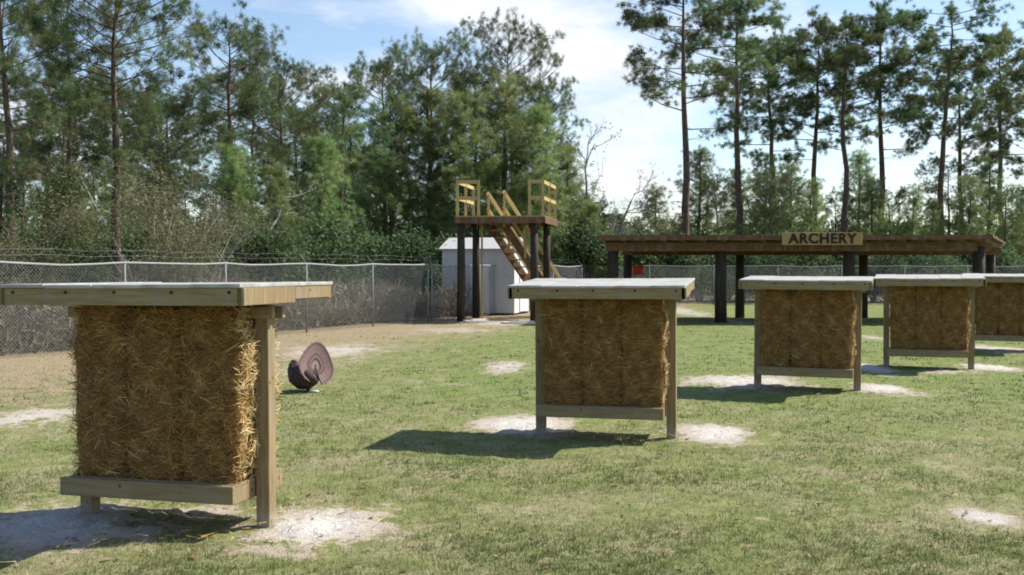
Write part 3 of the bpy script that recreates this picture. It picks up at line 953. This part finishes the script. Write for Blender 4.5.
# ------------------------------------------------------------------ pavilion
def pavilion():
    O = Vector((9.0, 33.2, 0))
    root = thing('open_pavilion', 'long open sided wooden pavilion on dark round posts behind the targets', 'pavilion', O)
    L = lambda x, y, z=0: Vector((x, y, z)) - O
    front = [(3.03, 31.5), (6.27, 31.5), (10.08, 31.4), (13.92, 31.3)]
    rear = [(3.88, 35.1), (7.62, 35.1), (11.7, 35.0), (15.95, 35.0)]
    zf, zr = 2.30, 2.22
    rnd = random.Random(4)
    def post(x, y, h, r):
        p = L(x, y)
        MB().tube([p - Vector((0, 0, 0.02)), p + Vector((rnd.uniform(-.02, .02), 0, h * 0.5)), p + Vector((0, 0, h))], [r * 1.06, r, r * 0.94], 14).build('post', M['dark_post'], root)
    for x, y in front: post(x, y, zf, 0.175)
    for x, y in rear: post(x, y, zr, 0.15)
    sk = lambda f, y: None
    def lx(t, y):   # roof ends are raked like the post rows
        f = (y - 31.4) / 3.65
        a, b = 2.72 + 0.85 * f, 14.35 + 2.0 * f
        return a + (b - a) * t
    bm_ = MB()
    for dy in (-0.2, 0.2):
        bm_.bar(L(lx(0.01, 31.4), 31.4 + dy, zf - 0.02), L(lx(0.99, 31.4), 31.4 + dy, zf - 0.02), 0.05, 0.26)
        bm_.bar(L(lx(0.01, 35.05), 35.05 + dy * 0.9, zr - 0.02), L(lx(0.99, 35.05), 35.05 + dy * 0.9, zr - 0.02), 0.05, 0.24)
    bm_.build('beam', M['brown_beam'], root)
    y0, y1 = 30.75, 35.75
    za, zb = 2.56, 2.46
    for k in range(20):
        t = 0.012 + 0.976 * k / 19
        MB().bar(L(lx(t, y0), y0 + 0.05, za - 0.075), L(lx(t, y1), y1 - 0.05, zb - 0.075), 0.05, 0.15).build('rafter', M['brown_beam'], root)
    rf = MB()
    a, b, c, d = L(lx(-0.005, y0), y0, za + 0.006), L(lx(1.005, y0), y0, za + 0.006), L(lx(1.005, y1), y1, zb + 0.006), L(lx(-0.005, y1), y1, zb + 0.006)
    vs0 = [rf.bm.verts.new(p) for p in (a, b, c, d)]
    vs1 = [rf.bm.verts.new(p + Vector((0, 0, 0.05))) for p in (a, b, c, d)]
    rf.bm.faces.new(vs0); rf.bm.faces.new(vs1)
    for k in range(4):
        rf.bm.faces.new((vs0[k], vs0[(k + 1) % 4], vs1[(k + 1) % 4], vs1[k]))
    roof = rf.build('roof', M['brown_beam'], root)
    # fascia board along the near eave, a little proud of the roof edge
    MB().bar(L(lx(-0.006, y0), y0 - 0.03, za - 0.04), L(lx(1.006, y0), y0 - 0.03, za - 0.005), 0.04, 0.13).build('fascia', M['brown_beam'], roof)
    # wooden sign hung on the eave
    sx, sy, sz = 9.05, y0 - 0.095, 2.50
    sg = thing('wooden_sign', 'long wooden sign reading ARCHERY in dark letters on the pavilion eave', 'sign', (sx, sy, sz))
    MB().box((0, 0, 0), (2.35, 0.04, 0.36), bevel=0.006).build('board', M['sign_board'], sg)
    cu = bpy.data.curves.new('letters', 'FONT')
    cu.body = 'ARCHERY'
    cu.size = 0.41
    cu.extrude = 0.012
    cu.offset = 0.012
    cu.align_x = 'CENTER'
    cu.align_y = 'CENTER'
    cu.space_character = 1.12
    tmp = bpy.data.objects.new('letters_tmp', cu)
    COL.objects.link(tmp)
    dg = bpy.context.evaluated_depsgraph_get()
    me = bpy.data.meshes.new_from_object(tmp.evaluated_get(dg))
    bpy.data.objects.remove(tmp)
    me.materials.clear()
    me.materials.append(M['letter'])
    lo = link(bpy.data.objects.new('lettering', me), sg)
    lo.location = (0, -0.034, 0)
    lo.rotation_euler = (math.pi / 2, 0, 0)
    # small red box fixed to the rear beam
    p = at_depth(638, 271, 34.8)
    o = thing('red_box', 'small red box fixed below the roof by the left rear pavilion post', 'box', p)
    MB().box((0, 0, 0), (0.34, 0.16, 0.26), bevel=0.02).build('case', M['red'], o)
    MB().box((0, -0.01, 0.155), (0.37, 0.19, 0.05), bevel=0.01).build('lid', M['red'], o)
    MB().bar((0, 0, 0.17), (0, 0, 2.22 - p.z + 0.1), 0.02, 0.02).build('hanger', M['dark_post'], o)
pavilion()

# ------------------------------------------------------------------ chain link fences
def fence(name, label, A, B, H, spacing, arms=True, wire_r=0.0024, pitch=0.075, railm='galv'):
    A, B = Vector(A), Vector(B)
    d = B - A
    Ln = d.length
    u = d.normalized()
    nrm = Vector((u.y, -u.x, 0))
    root = thing(name, label, 'fence', A)
    n = max(2, round(Ln / spacing) + 1)
    z = Vector((0, 0, 1))
    for k in range(n):
        p = u * (Ln * k / (n - 1))
        b = MB()
        b.tube([p - z * 0.02, p + z * (H + 0.03)], 0.024, 8)
        if arms:
            b.tube([p + z * (H + 0.02), p + z * (H + 0.24) - nrm * 0.2], 0.011, 6)
        b.build('post', M['fence_post'], root)
    # rail sags a little between posts
    pts = []
    for k in range((n - 1) * 4 + 1):
        f = k / ((n - 1) * 4)
        ph = (k % 4) / 4
        pts.append(u * (Ln * f) + z * (H - 0.035 * math.sin(math.pi * ph) * (1 + 0.6 * math.sin(k))))
    MB().tube(pts, 0.022, 8).build('top_rail', M[railm], root)
    if arms:
        bw = MB()
        for j in range(2):
            off = -nrm * (0.2 * (j + 1) / 2) + z * (H + 0.02 + 0.22 * (j + 1) / 2)
            bw.tube([off + u * (Ln * k / 30) + z * 0.02 * math.sin(k * 2.1) for k in range(31)], 0.002, 4)
        bw.build('barbed_wire', M['wire'], root)
    V, T = [], []
    def seg(a, b):
        t = (b - a).normalized()
        p = t.cross(nrm).normalized()
        i = len(V)
        for q in (a, b):
            for k in range(3):
                an = 2 * math.pi * k / 3
                V.append((q + (p * math.cos(an) + nrm * math.sin(an)) * wire_r)[:])
        for k in range(3):
            m = (k + 1) % 3
            T.extend([[i + k, i + m, i + 3 + m], [i + k, i + 3 + m, i + 3 + k]])
    hh = H - 0.03
    x = -hh
    while x < Ln:
        for s in (1, -1):
            a, b = (x, 0.03), (x + hh, hh)
            if s < 0: a, b = (x + hh, 0.03), (x, hh)
            (xa, za), (xb, zb) = a, b
            # clip to 0..Ln
            pts2 = []
            def cl(xa, za, xb, zb):
                t0, t1 = 0.0, 1.0
                dx = xb - xa
                for lo, sg in ((0.0, 1), (Ln, -1)):
                    va, vb = sg * (xa - lo), sg * (xb - lo)
                    if va < 0 and vb < 0: return None
                    if va < 0: t0 = max(t0, va / (va - vb))
                    elif vb < 0: t1 = min(t1, va / (va - vb))
                if t0 >= t1: return None
                return (xa + dx * t0, za + (zb - za) * t0), (xa + dx * t1, za + (zb - za) * t1)
            r = cl(xa, za, xb, zb)
            if r:
                (p, q), (p2, q2) = r
                seg(u * p + z * q + nrm * 0.02 * s * 0.2, u * p2 + z * q2 + nrm * 0.02 * s * 0.2)
        x += pitch
    obj_np('chain_link', V, T, M['wire'], root)
fence('chain_link_fence', 'galvanised chain link fence with pale top rail in front of the brush at left', (-13.2, 10.8, 0), (-2.55, 31.9, 0), 1.76, 3.0)
fence('chain_link_fence', 'chain link fence running behind the white shed into the trees', (-2.45, 32.1, 0), (3.0, 45.0, 0), 1.75, 3.2, wire_r=0.003)
fence('chain_link_fence', 'far chain link fence stretching behind the open pavilion', (3.2, 46.5, 0), (38.0, 48.5, 0), 1.75, 3.0, wire_r=0.0035, pitch=0.11, arms=False, railm='fence_post')

# ------------------------------------------------------------------ vegetation
class Tree:
    def __init__(self, seed):
        self.rng = np.random.default_rng(seed)
        self.V, self.T, self.off = [], [], 0
        self.tufts = []      # pos, dir, size, tint
    def limb(self, pts, rads, n=5):
        pts = np.asarray(pts, float)
        rads = np.asarray(rads, float)
        tan = np.gradient(pts, axis=0)
        tan /= np.linalg.norm(tan, axis=1)[:, None] + 1e-9
        ref = np.where(np.abs(tan[:, 2:3]) > 0.8, np.array([[1.0, 0.2, 0]]), np.array([[0, 0, 1.0]]))
        u = np.cross(tan, ref); u /= np.linalg.norm(u, axis=1)[:, None] + 1e-9
        v = np.cross(tan, u)
        an = np.arange(n) * 2 * np.pi / n
        ring = pts[:, None, :] + rads[:, None, None] * (np.cos(an)[None, :, None] * u[:, None, :] + np.sin(an)[None, :, None] * v[:, None, :])
        m = len(pts)
        i = (np.arange(m - 1)[:, None] * n + np.arange(n)[None, :])
        j = (np.arange(m - 1)[:, None] * n + (np.arange(n)[None, :] + 1) % n)
        t = np.concatenate([np.stack([i, j, j + n], -1).reshape(-1, 3), np.stack([i, j + n, i + n], -1).reshape(-1, 3)]) + self.off
        self.V.append(ring.reshape(-1, 3)); self.T.append(t); self.off += m * n
    def wood_mesh(self, name, mat):
        me = np_mesh(name, np.concatenate(self.V), np.concatenate(self.T), smooth=True)
        me.materials.append(mat)
        return me
    def needle_mesh(self, name, mat, per=38, length=(0.13, 0.26), width=(0.011, 0.021)):
        rng = self.rng
        P = np.array([t[0] for t in self.tufts]); D = np.array([t[1] for t in self.tufts])
        S = np.array([t[2] for t in self.tufts]); C = np.array([t[3] for t in self.tufts])
        k = len(P)
        P, D, S, C = (np.repeat(a, per, 0) for a in (P, D, S, C))
        n = len(P)
        r = rng.normal(0, 1, (n, 3)); r /= np.linalg.norm(r, axis=1)[:, None]
        d = r + D * 0.75
        d /= np.linalg.norm(d, axis=1)[:, None]
        base = P + rng.normal(0, 0.05, (n, 3)) * S[:, None]
        sd = np.cross(d, rng.normal(0, 1, (n, 3))); sd /= np.linalg.norm(sd, axis=1)[:, None] + 1e-9
        L = rng.uniform(*length, n) * S
        W = rng.uniform(*width, n)
        bend = np.zeros((n, 3)); bend[:, 2] = -0.18 * L
        v, t = ribbons(base, d, sd, L, W, bend)
        tint = np.clip(C + rng.normal(0, 0.1, n), 0, 1)
        me = np_mesh(name, v, t, {'tint': np.repeat(tint, 3)})
        me.materials.append(mat)
        return me
    def leaf_mesh(self, name, mat, per=14, size=(0.05, 0.10), spread=0.22):
        rng = self.rng
        P = np.array([t[0] for t in self.tufts]); C = np.array([t[3] for t in self.tufts]); S = np.array([t[2] for t in self.tufts])
        P, C, S = np.repeat(P, per, 0), np.repeat(C, per), np.repeat(S, per)
        n = len(P)
        base = P + rng.normal(0, spread, (n, 3)) * S[:, None]
        d = rng.normal(0, 1, (n, 3)); d[:, 2] = d[:, 2] * 0.6 ; d /= np.linalg.norm(d, axis=1)[:, None]
        sd = np.cross(d, rng.normal(0, 1, (n, 3))); sd /= np.linalg.norm(sd, axis=1)[:, None] + 1e-9
        L = rng.uniform(*size, n) * 1.7
        W = rng.uniform(*size, n)
        a = base
        v = np.stack([a, a + d * (L * 0.5)[:, None] + sd * (W * 0.5)[:, None], a + d * L[:, None], a + d * (L * 0.5)[:, None] - sd * (W * 0.5)[:, None]], 1).reshape(-1, 3)
        i = np.arange(n)[:, None] * 4
        t = np.concatenate([i + np.array([0, 1, 2]), i + np.array([0, 2, 3])])
        me = np_mesh(name, v, t, {'tint': np.repeat(np.clip(C + rng.normal(0, 0.13, n), 0, 1), 4)})
        me.materials.append(mat)
        return me

def pine(seed, H, start, spread, nbr, young=False, flat=False, density=1.0):
    T = Tree(seed)
    rng = T.rng
    m = 12
    zz = np.linspace(0, H, m)
    bendx = np.cumsum(rng.normal(0, 0.018 * H / m * 3, m)); bendy = np.cumsum(rng.normal(0, 0.018 * H / m * 3, m))
    trunk = np.stack([bendx - bendx[0], bendy - bendy[0], zz], -1)
    r0 = 0.0115 * H + 0.03
    T.limb(trunk, r0 * (1 - zz / H) ** 0.75 + 0.02, 8)
    def tp(z):
        return np.array([np.interp(z, zz, trunk[:, i]) for i in range(3)])
    # dead snags under the crown
    if not young:
        for k in range(7):
            z = rng.uniform(0.18, start) * H
            a = rng.uniform(0, 6.28); l = rng.uniform(0.3, 1.1)
            p = tp(z)
            T.limb([p, p + np.array([math.cos(a) * l * .6, math.sin(a) * l * .6, 0.05]), p + np.array([math.cos(a) * l, math.sin(a) * l, -0.1])], [0.022, 0.014, 0.005], 4)
    gold = 2.399
    for k in range(nbr):
        f = ((k + rng.uniform(0, 0.8)) / nbr)
        z = (start + (1 - start) * f ** (0.85 if not flat else 0.7)) * H * 0.985
        prof = math.sin(math.pi * min(1, 0.18 + 0.82 * (1 - f))) if not young else (1 - f) ** 0.75 + 0.10
        if flat: prof = 0.55 + 0.55 * math.sin(math.pi * min(1.0, 0.25 + 0.75 * f))
        l = spread * prof * rng.uniform(0.55, 1.2) + 0.25
        if rng.random() < (0.12 if not young else 0.05): continue
        a = k * gold + rng.normal(0, 0.5)
        rise = (0.15 + 0.75 * f) if not flat else rng.uniform(0.05, 0.55)
        if young: rise = 0.2 + 0.9 * f
        p0 = tp(z)
        h = np.array([math.cos(a), math.sin(a), 0])
        p1 = p0 + h * l * 0.5 + np.array([0, 0, l * rise * 0.3])
        p2 = p0 + h * l * 0.85 + np.array([0, 0, l * rise * 0.62])
        p3 = p0 + h * l + np.array([0, 0, l * rise * 0.95])
        br = 0.010 + 0.007 * l
        T.limb([p0, p1, p2, p3], [br, br * 0.75, br * 0.45, 0.008], 4)
        tone = np.clip(rng.normal(0.45, 0.18) + 0.12 * f, 0, 1)
        cl = [p0 + (p3 - p0) * rng.uniform(0.55, 1.05) + rng.normal(0, 1, 3) * np.array([0.26, 0.26, 0.14]) * (0.5 + 0.3 * l) for _ in range(2 + int(l * 1.3))]
        nt = int((4 + l * (5.0 if not young else 6.0)) * density)
        for q in range(nt):
            t = rng.uniform(0.42, 1.0) ** 0.8 if not young else rng.uniform(0.2, 1.0)
            b = p0 + (p3 - p0) * t + np.array([0, 0, -l * rise * 0.12 * math.sin(math.pi * t)])
            j = rng.normal(0, 1, 3) * np.array([0.22, 0.22, 0.16]) * (0.6 + 0.25 * l)
            e = b + j
            if not young:
                cc = cl[rng.integers(len(cl))]
                j = rng.normal(0, 1, 3) * np.array([0.20, 0.20, 0.15])
                e = cc + j
            dd = j + h * 0.2 + np.array([0, 0, 0.25]); dd /= np.linalg.norm(dd) + 1e-9
            if rng.random() < 0.3: T.limb([b, (b + e) / 2 + np.array([0, 0, -0.03]), e], [0.012, 0.009, 0.005], 3)
            dead = 0.5 if rng.random() < 0.05 else 0
            T.tufts.append((e, dd, rng.uniform(0.8, 1.25), min(1, tone + rng.normal(0, 0.10) + dead)))
    top = tp(H)
    for q in range(int(9 * density)):
        e = top + rng.normal(0, 1, 3) * np.array([0.2, 0.2, 0.28]) - np.array([0, 0, 0.1])
        T.tufts.append((e, np.array([0, 0, 1.0]), 1.0, 0.5))
    return T

def proto_meshes(T, barkm, leafm, kind='needle', **kw):
    w = T.wood_mesh('trunk', barkm)
    c = T.needle_mesh('crown', leafm, **kw) if kind == 'needle' else T.leaf_mesh('crown', leafm, **kw)
    return w, c

TALL = [proto_meshes(pine(100 + s, 12.0, 0.34 + 0.05 * (s % 3), 2.5 + 0.3 * (s % 2), 58, density=1.9), M['pine_bark'], M['pine_needles']) for s in range(5)]
YOUNG = [proto_meshes(pine(200 + s, 9.0, 0.06, 2.1, 64, young=True, density=1.35), M['pine_bark'], M['young_needles'], per=34, length=(0.15, 0.29), width=(0.012, 0.023)) for s in range(4)]
OPEN = [proto_meshes(pine(300 + s, 18.0, 0.52, 3.5, 34, flat=True, density=2.2), M['pine_bark'], M['pine_needles'], per=40, length=(0.16, 0.32), width=(0.016, 0.03)) for s in range(5)]

def shrub(seed, H, W, n, tone=0.5):
    T = Tree(seed)
    rng = T.rng
    for k in range(9):
        a = rng.uniform(0, 6.28); r = rng.uniform(0.2, 0.9) * W
        e = np.array([math.cos(a) * r, math.sin(a) * r, H * rng.uniform(0.55, 0.95)])
        T.limb([np.array([0.1 * math.cos(a), 0.1 * math.sin(a), 0]), e * np.array([0.35, 0.35, 0.45]), e], [0.045, 0.028, 0.008], 4)
    lobes = [(rng.normal(0, 0.45, 2) * W, rng.uniform(0.25, 0.85) * H, rng.uniform(0.22, 0.5) * W, rng.normal(tone, 0.15)) for _ in range(11)]
    for k in range(n):
        (lx, ly), lz, lr, lt = lobes[rng.integers(len(lobes))]
        d = rng.normal(0, 1, 3); d /= np.linalg.norm(d)
        p = np.array([lx, ly, lz]) + d * lr * rng.uniform(0.5, 1.1) * np.array([1, 1, 0.8])
        if p[2] < 0.05: p[2] = abs(p[2]) + 0.05
        T.tufts.append((p, d, 1.0, float(np.clip(lt + rng.normal(0, 0.1), 0, 1))))
    return T
OLIVE = [proto_meshes(shrub(400 + s, 4.0, 2.0, 420), M['grey_bark'], M['olive_leaves'], 'leaf', per=34, size=(0.022, 0.048), spread=0.17) for s in range(3)]
DARK = [proto_meshes(shrub(500 + s, 3.0, 2.0, 420, 0.45), M['pine_bark'], M['dark_leaves'], 'leaf', per=16, size=(0.05, 0.10), spread=0.17) for s in range(3)]

def bare(seed, H):
    T = Tree(seed)
    rng = T.rng
    def grow(p, d, l, r, lev):
        n = 4
        pts = [p]
        q, dd = p, d
        for _ in range(n):
            dd = dd + rng.normal(0, 0.13, 3) + np.array([0, 0, 0.05]); dd /= np.linalg.norm(dd)
            q = q + dd * l / n
            pts.append(q)
        T.limb(pts, np.linspace(r, r * 0.55, n + 1), 5 if lev < 2 else 3)
        if lev >= 4: 
            T.tufts.append((q, dd, 1.0, 0.5)); return
        for k in range(3 if lev < 3 else 4):
            i = rng.integers(1, n + 1)
            nd = dd + rng.normal(0, 0.5, 3); nd[2] = nd[2] + 0.25; nd /= np.linalg.norm(nd)
            grow(pts[i], nd, l * rng.uniform(0.5, 0.75), max(r * 0.5, 0.008), lev + 1)
    grow(np.zeros(3), np.array([0, 0, 1.0]), H * 0.42, 0.011 * H + 0.02, 0)
    return T
BARE = [proto_meshes(bare(600 + s, 8.0), M['grey_bark'], M['brush'], 'leaf', per=5, size=(0.03, 0.06), spread=0.12) for s in range(3)]

TR = random.Random(77)
def plant(protos, name, label, cat, base, height, base_h, group=None, k=None, wide=1.0):
    w, c = protos[k % len(protos) if k is not None else TR.randrange(len(protos))]
    s = height / base_h
    o = thing(name, label, cat, base, TR.uniform(0, 6.28), group, (s * wide, s * wide, s))
    link(bpy.data.objects.new('trunk', w), o)
    link(bpy.data.objects.new('crown', c), o)
    return o

def put(protos, name, label, cat, px, top, d, base_h, group=None, k=None, wide=1.0):
    p = at_depth(px, top, d)
    return plant(protos, name, label, cat, (p.x, p.y, 0), p.z, base_h, group, k, wide)

# tall pines one can tell apart, left to right
for (px, top, d, lab, k) in (
    (8, -40, 27, 'tall pine at the left edge, its top out of frame', 0),
    (66, 4, 33, 'pine left of the dark trunk, behind the left end of the fence', 1),
    (112, -45, 29, 'tall pine with a dark straight trunk rising behind the fence at left', 2),
    (160, 104, 36, 'shorter pine between the dark trunk and the open gap of sky', 3),
    (230, 24, 38, 'tall narrow pine standing alone against the blue sky', 4),
    (284, 70, 41, 'pine with a dark bare trunk right of the tall narrow one', 0),
    (338, 92, 44, 'pine with ragged top right of the bare trunked pair', 3),
    (386, 62, 49, 'slender pine tip rising left of the dense pine stand', 2),
    (428, 44, 50, 'pine with a dark rounded top over the left of the dense stand', 1),
    (474, 74, 53, 'pine with a pointed top above the lookout platform', 4),
    (514, 34, 52, 'highest pine of the dense stand, with tufted top', 0),
    (545, 84, 54, 'pine on the right shoulder of the dense stand', 2)):
    put(TALL, 'pine_tree', lab, 'pine tree', px, top, d, 12.5, 'pines behind the range', k, 0.95 if px < 350 else 0.78)

for (px, top, d, lab, k) in (
    (352, 128, 46, 'bushy young pine at the left end of the dense stand', 0),
    (228, 150, 37, 'bushy young pine at the foot of the tall narrow pine at left', 3),
    (276, 168, 38, 'bushy young pine around the bare dark trunk at left', 0),
    (318, 140, 41, 'bushy young pine left of the dense stand, behind the fence', 2),
    (62, 168, 29, 'bushy young pine behind the left end of the fence', 1),
    (392, 108, 47, 'bushy young pine left of the lookout platform, with light green needles', 1),
    (432, 92, 48, 'bushy young pine right behind the left platform railing', 2),
    (470, 98, 47, 'bushy young pine behind the middle of the platform', 3),
    (505, 84, 49, 'bushy young pine behind the platform stairs', 1),
    (540, 112, 48, 'bushy young pine behind the right platform railing', 0),
    (568, 150, 50, 'small bushy pine at the right end of the dense stand', 3),
    (592, 205, 47, 'low bushy pine left of the pavilion roof', 2),
    (655, 190, 56, 'dark round bushy pine above the left end of the pavilion roof', 1)):
    put(YOUNG, 'young_pine', lab, 'pine tree', px, top, d, 9.0, 'young pines behind the platform', k, 1.12)

for (px, top, d, lab, k) in (
    (688, -28, 62, 'lofty open crowned pine leftmost above the pavilion', 0),
    (742, -2, 72, 'lofty open crowned pine second from left above the pavilion', 1),
    (772, 40, 80, 'shorter open crowned pine beside the second lofty one', 2),
    (814, 36, 76, 'open crowned pine above the ARCHERY sign', 3),
    (846, 20, 70, 'open crowned pine just right of the ARCHERY sign', 4),
    (884, 16, 74, 'broad open crowned pine above the third target', 0),
    (946, 8, 70, 'lofty open crowned pine above the fourth target', 2),
    (968, 60, 82, 'small open crowned pine behind the lofty one over the fourth target', 1),
    (1002, 46, 76, 'open crowned pine near the right edge', 3),
    (1030, 70, 70, 'open crowned pine cut off by the right edge', 4)):
    put(OPEN, 'longleaf_pine', lab, 'pine tree', px, top, d, 18.0, 'tall open pines beyond the pavilion', k, 1.0)

# pines deep in the wood, not told apart
for i in range(34):
    px = -60 + i * 19.6 + TR.uniform(-8, 8)
    d = TR.uniform(50, 72)
    top = (TR.uniform(85, 150) if px < 330 else TR.uniform(120, 185)) if px < 590 else 205
    if 185 < px < 222: top = TR.uniform(150, 190)
    put(TALL if TR.random() < 0.6 else YOUNG, 'pine_tree', 'pine standing deep in the wood behind the fence and the front pines', 'pine tree', px, top, d, 12.0 if True else 9.0, 'pines deep in the wood')
for i in range(24):
    px = 606 + i * 19 + TR.uniform(-7, 7)
    d = TR.uniform(58, 86)
    put(YOUNG if i % 3 else TALL, 'pine_tree', 'pine in the low dark wood behind the pavilion roof', 'pine tree', px, TR.uniform(150, 205) if px > 690 else TR.uniform(214, 226), d, 9.0 if i % 3 else 12.0, 'pines in the wood behind the pavilion')

for (px, top, d, lab, k) in ((586, 112, 52, 'thin bare grey tree at the right edge of the dense pine stand', 0), (606, 150, 54, 'bare twiggy tree right of the dense pine stand', 1), (628, 176, 58, 'bushy bare grey tree against the pale sky left of the pavilion', 2),
                             (645, 186, 60, 'bare grey tree touching the left end of the pavilion roof', 0), (262, 140, 36, 'bare grey tree between the two tall pines at left', 1), (205, 160, 33, 'bare grey tree under the gap of sky at left', 2)):
    put(BARE, 'bare_tree', lab, 'tree', px, top, d, 7.2, 'bare grey trees', k, 1.15)

for k, (px, top, d, lab) in enumerate(((26, 214, 25, 'olive bush behind the left end of the fence'),
                                       (150, 166, 27, 'large olive bush right of the dark pine trunk behind the fence'), (196, 186, 29, 'olive bush under the gap of sky at left'))):
    put(OLIVE, 'bush', lab, 'bush', px, top, d, 4.0, 'olive bushes behind the fence', k, 1.1)

for i in range(20):
    px = -40 + i * 33 + TR.uniform(-10, 10)
    d = (24 + max(0, px) / 430 * 13) + TR.uniform(1.5, 6) if px < 430 else TR.uniform(47, 54)
    put(DARK, 'bush', 'dark green bush in the undergrowth between the fence and the pines', 'bush', px, TR.uniform(218, 246), d, 3.0, 'dark bushes along the fence')
for i in range(22):
    px = 596 + i * 21 + TR.uniform(-8, 8)
    put(DARK, 'bush', 'dark green bush beyond the far fence, seen under the pavilion roof', 'bush', px, TR.uniform(232, 254), TR.uniform(49.5, 54), 3.0, 'dark bushes beyond the far fence')

# brush: dry stalks, twigs and leaves behind the fences
def brush():
    rng = np.random.default_rng(21)
    n = 52000
    f = rng.random(n)
    back = rng.exponential(1.6, n) + 0.35
    A = np.array([-13.6, 10.0]); B = np.array([3.0, 45.0])
    u = (B - A) / np.linalg.norm(B - A); nr = np.array([-u[1], u[0]])
    p = A + f[:, None] * (B - A) + nr * back[:, None]
    n2 = 9000
    p2 = np.stack([rng.uniform(2, 45, n2), 47.5 + rng.exponential(1.8, n2) + 1.4], -1)
    p = np.concatenate([p, p2]); n += n2
    hgt = np.array([0.45 + 0.55 * mnoise.noise(Vector((a * 0.5, b * 0.5, 3))) for a, b in p])
    z = rng.random(n) ** 1.3 * np.clip(1.5 * hgt + 0.25, 0.15, 1.8)
    base = np.concatenate([p, z[:, None]], 1)
    d = rng.normal(0, 1, (n, 3)); d[:, 2] = np.abs(d[:, 2]) * 1.2; d /= np.linalg.norm(d, axis=1)[:, None]
    sd = np.cross(d, rng.normal(0, 1, (n, 3))); sd /= np.linalg.norm(sd, axis=1)[:, None]
    L = rng.uniform(0.12, 0.55, n); W = rng.uniform(0.01, 0.045, n)
    v, t = ribbons(base, d, sd, L, W)
    tint = np.clip(rng.normal(0.5, 0.22, n), 0, 1)
    o = obj_np('undergrowth', v, t, M['brush'], attrs={'tint': np.repeat(tint, 3)})
    tag(o, 'dry grey brown brush and twigs growing behind the fences', 'undergrowth', kind='stuff')
brush()

def far_wood():
    rng = np.random.default_rng(31)
    n = 90000
    x = rng.uniform(-75, 95, n)
    y = rng.uniform(84, 100, n)
    top = np.array([5.6 + 3.2 * mnoise.fractal(Vector((a * 0.11, 1.3, 0)), 0.7, 2.0, 4) for a in x])
    z = rng.random(n) ** 0.8 * np.clip(top, 1.5, 10)
    base = np.stack([x, y, z], -1)
    d = rng.normal(0, 1, (n, 3)); d /= np.linalg.norm(d, axis=1)[:, None]
    sd = np.cross(d, rng.normal(0, 1, (n, 3))); sd /= np.linalg.norm(sd, axis=1)[:, None]
    v, t = ribbons(base, d, sd, rng.uniform(0.3, 0.8, n), rng.uniform(0.12, 0.3, n))
    o = obj_np('woods', v, t, M['dark_leaves'], attrs={'tint': np.repeat(np.clip(rng.normal(0.5, 0.25, n), 0, 1), 3)})
    tag(o, 'far dark wood closing the view beyond the range', 'woods', kind='stuff')
far_wood()
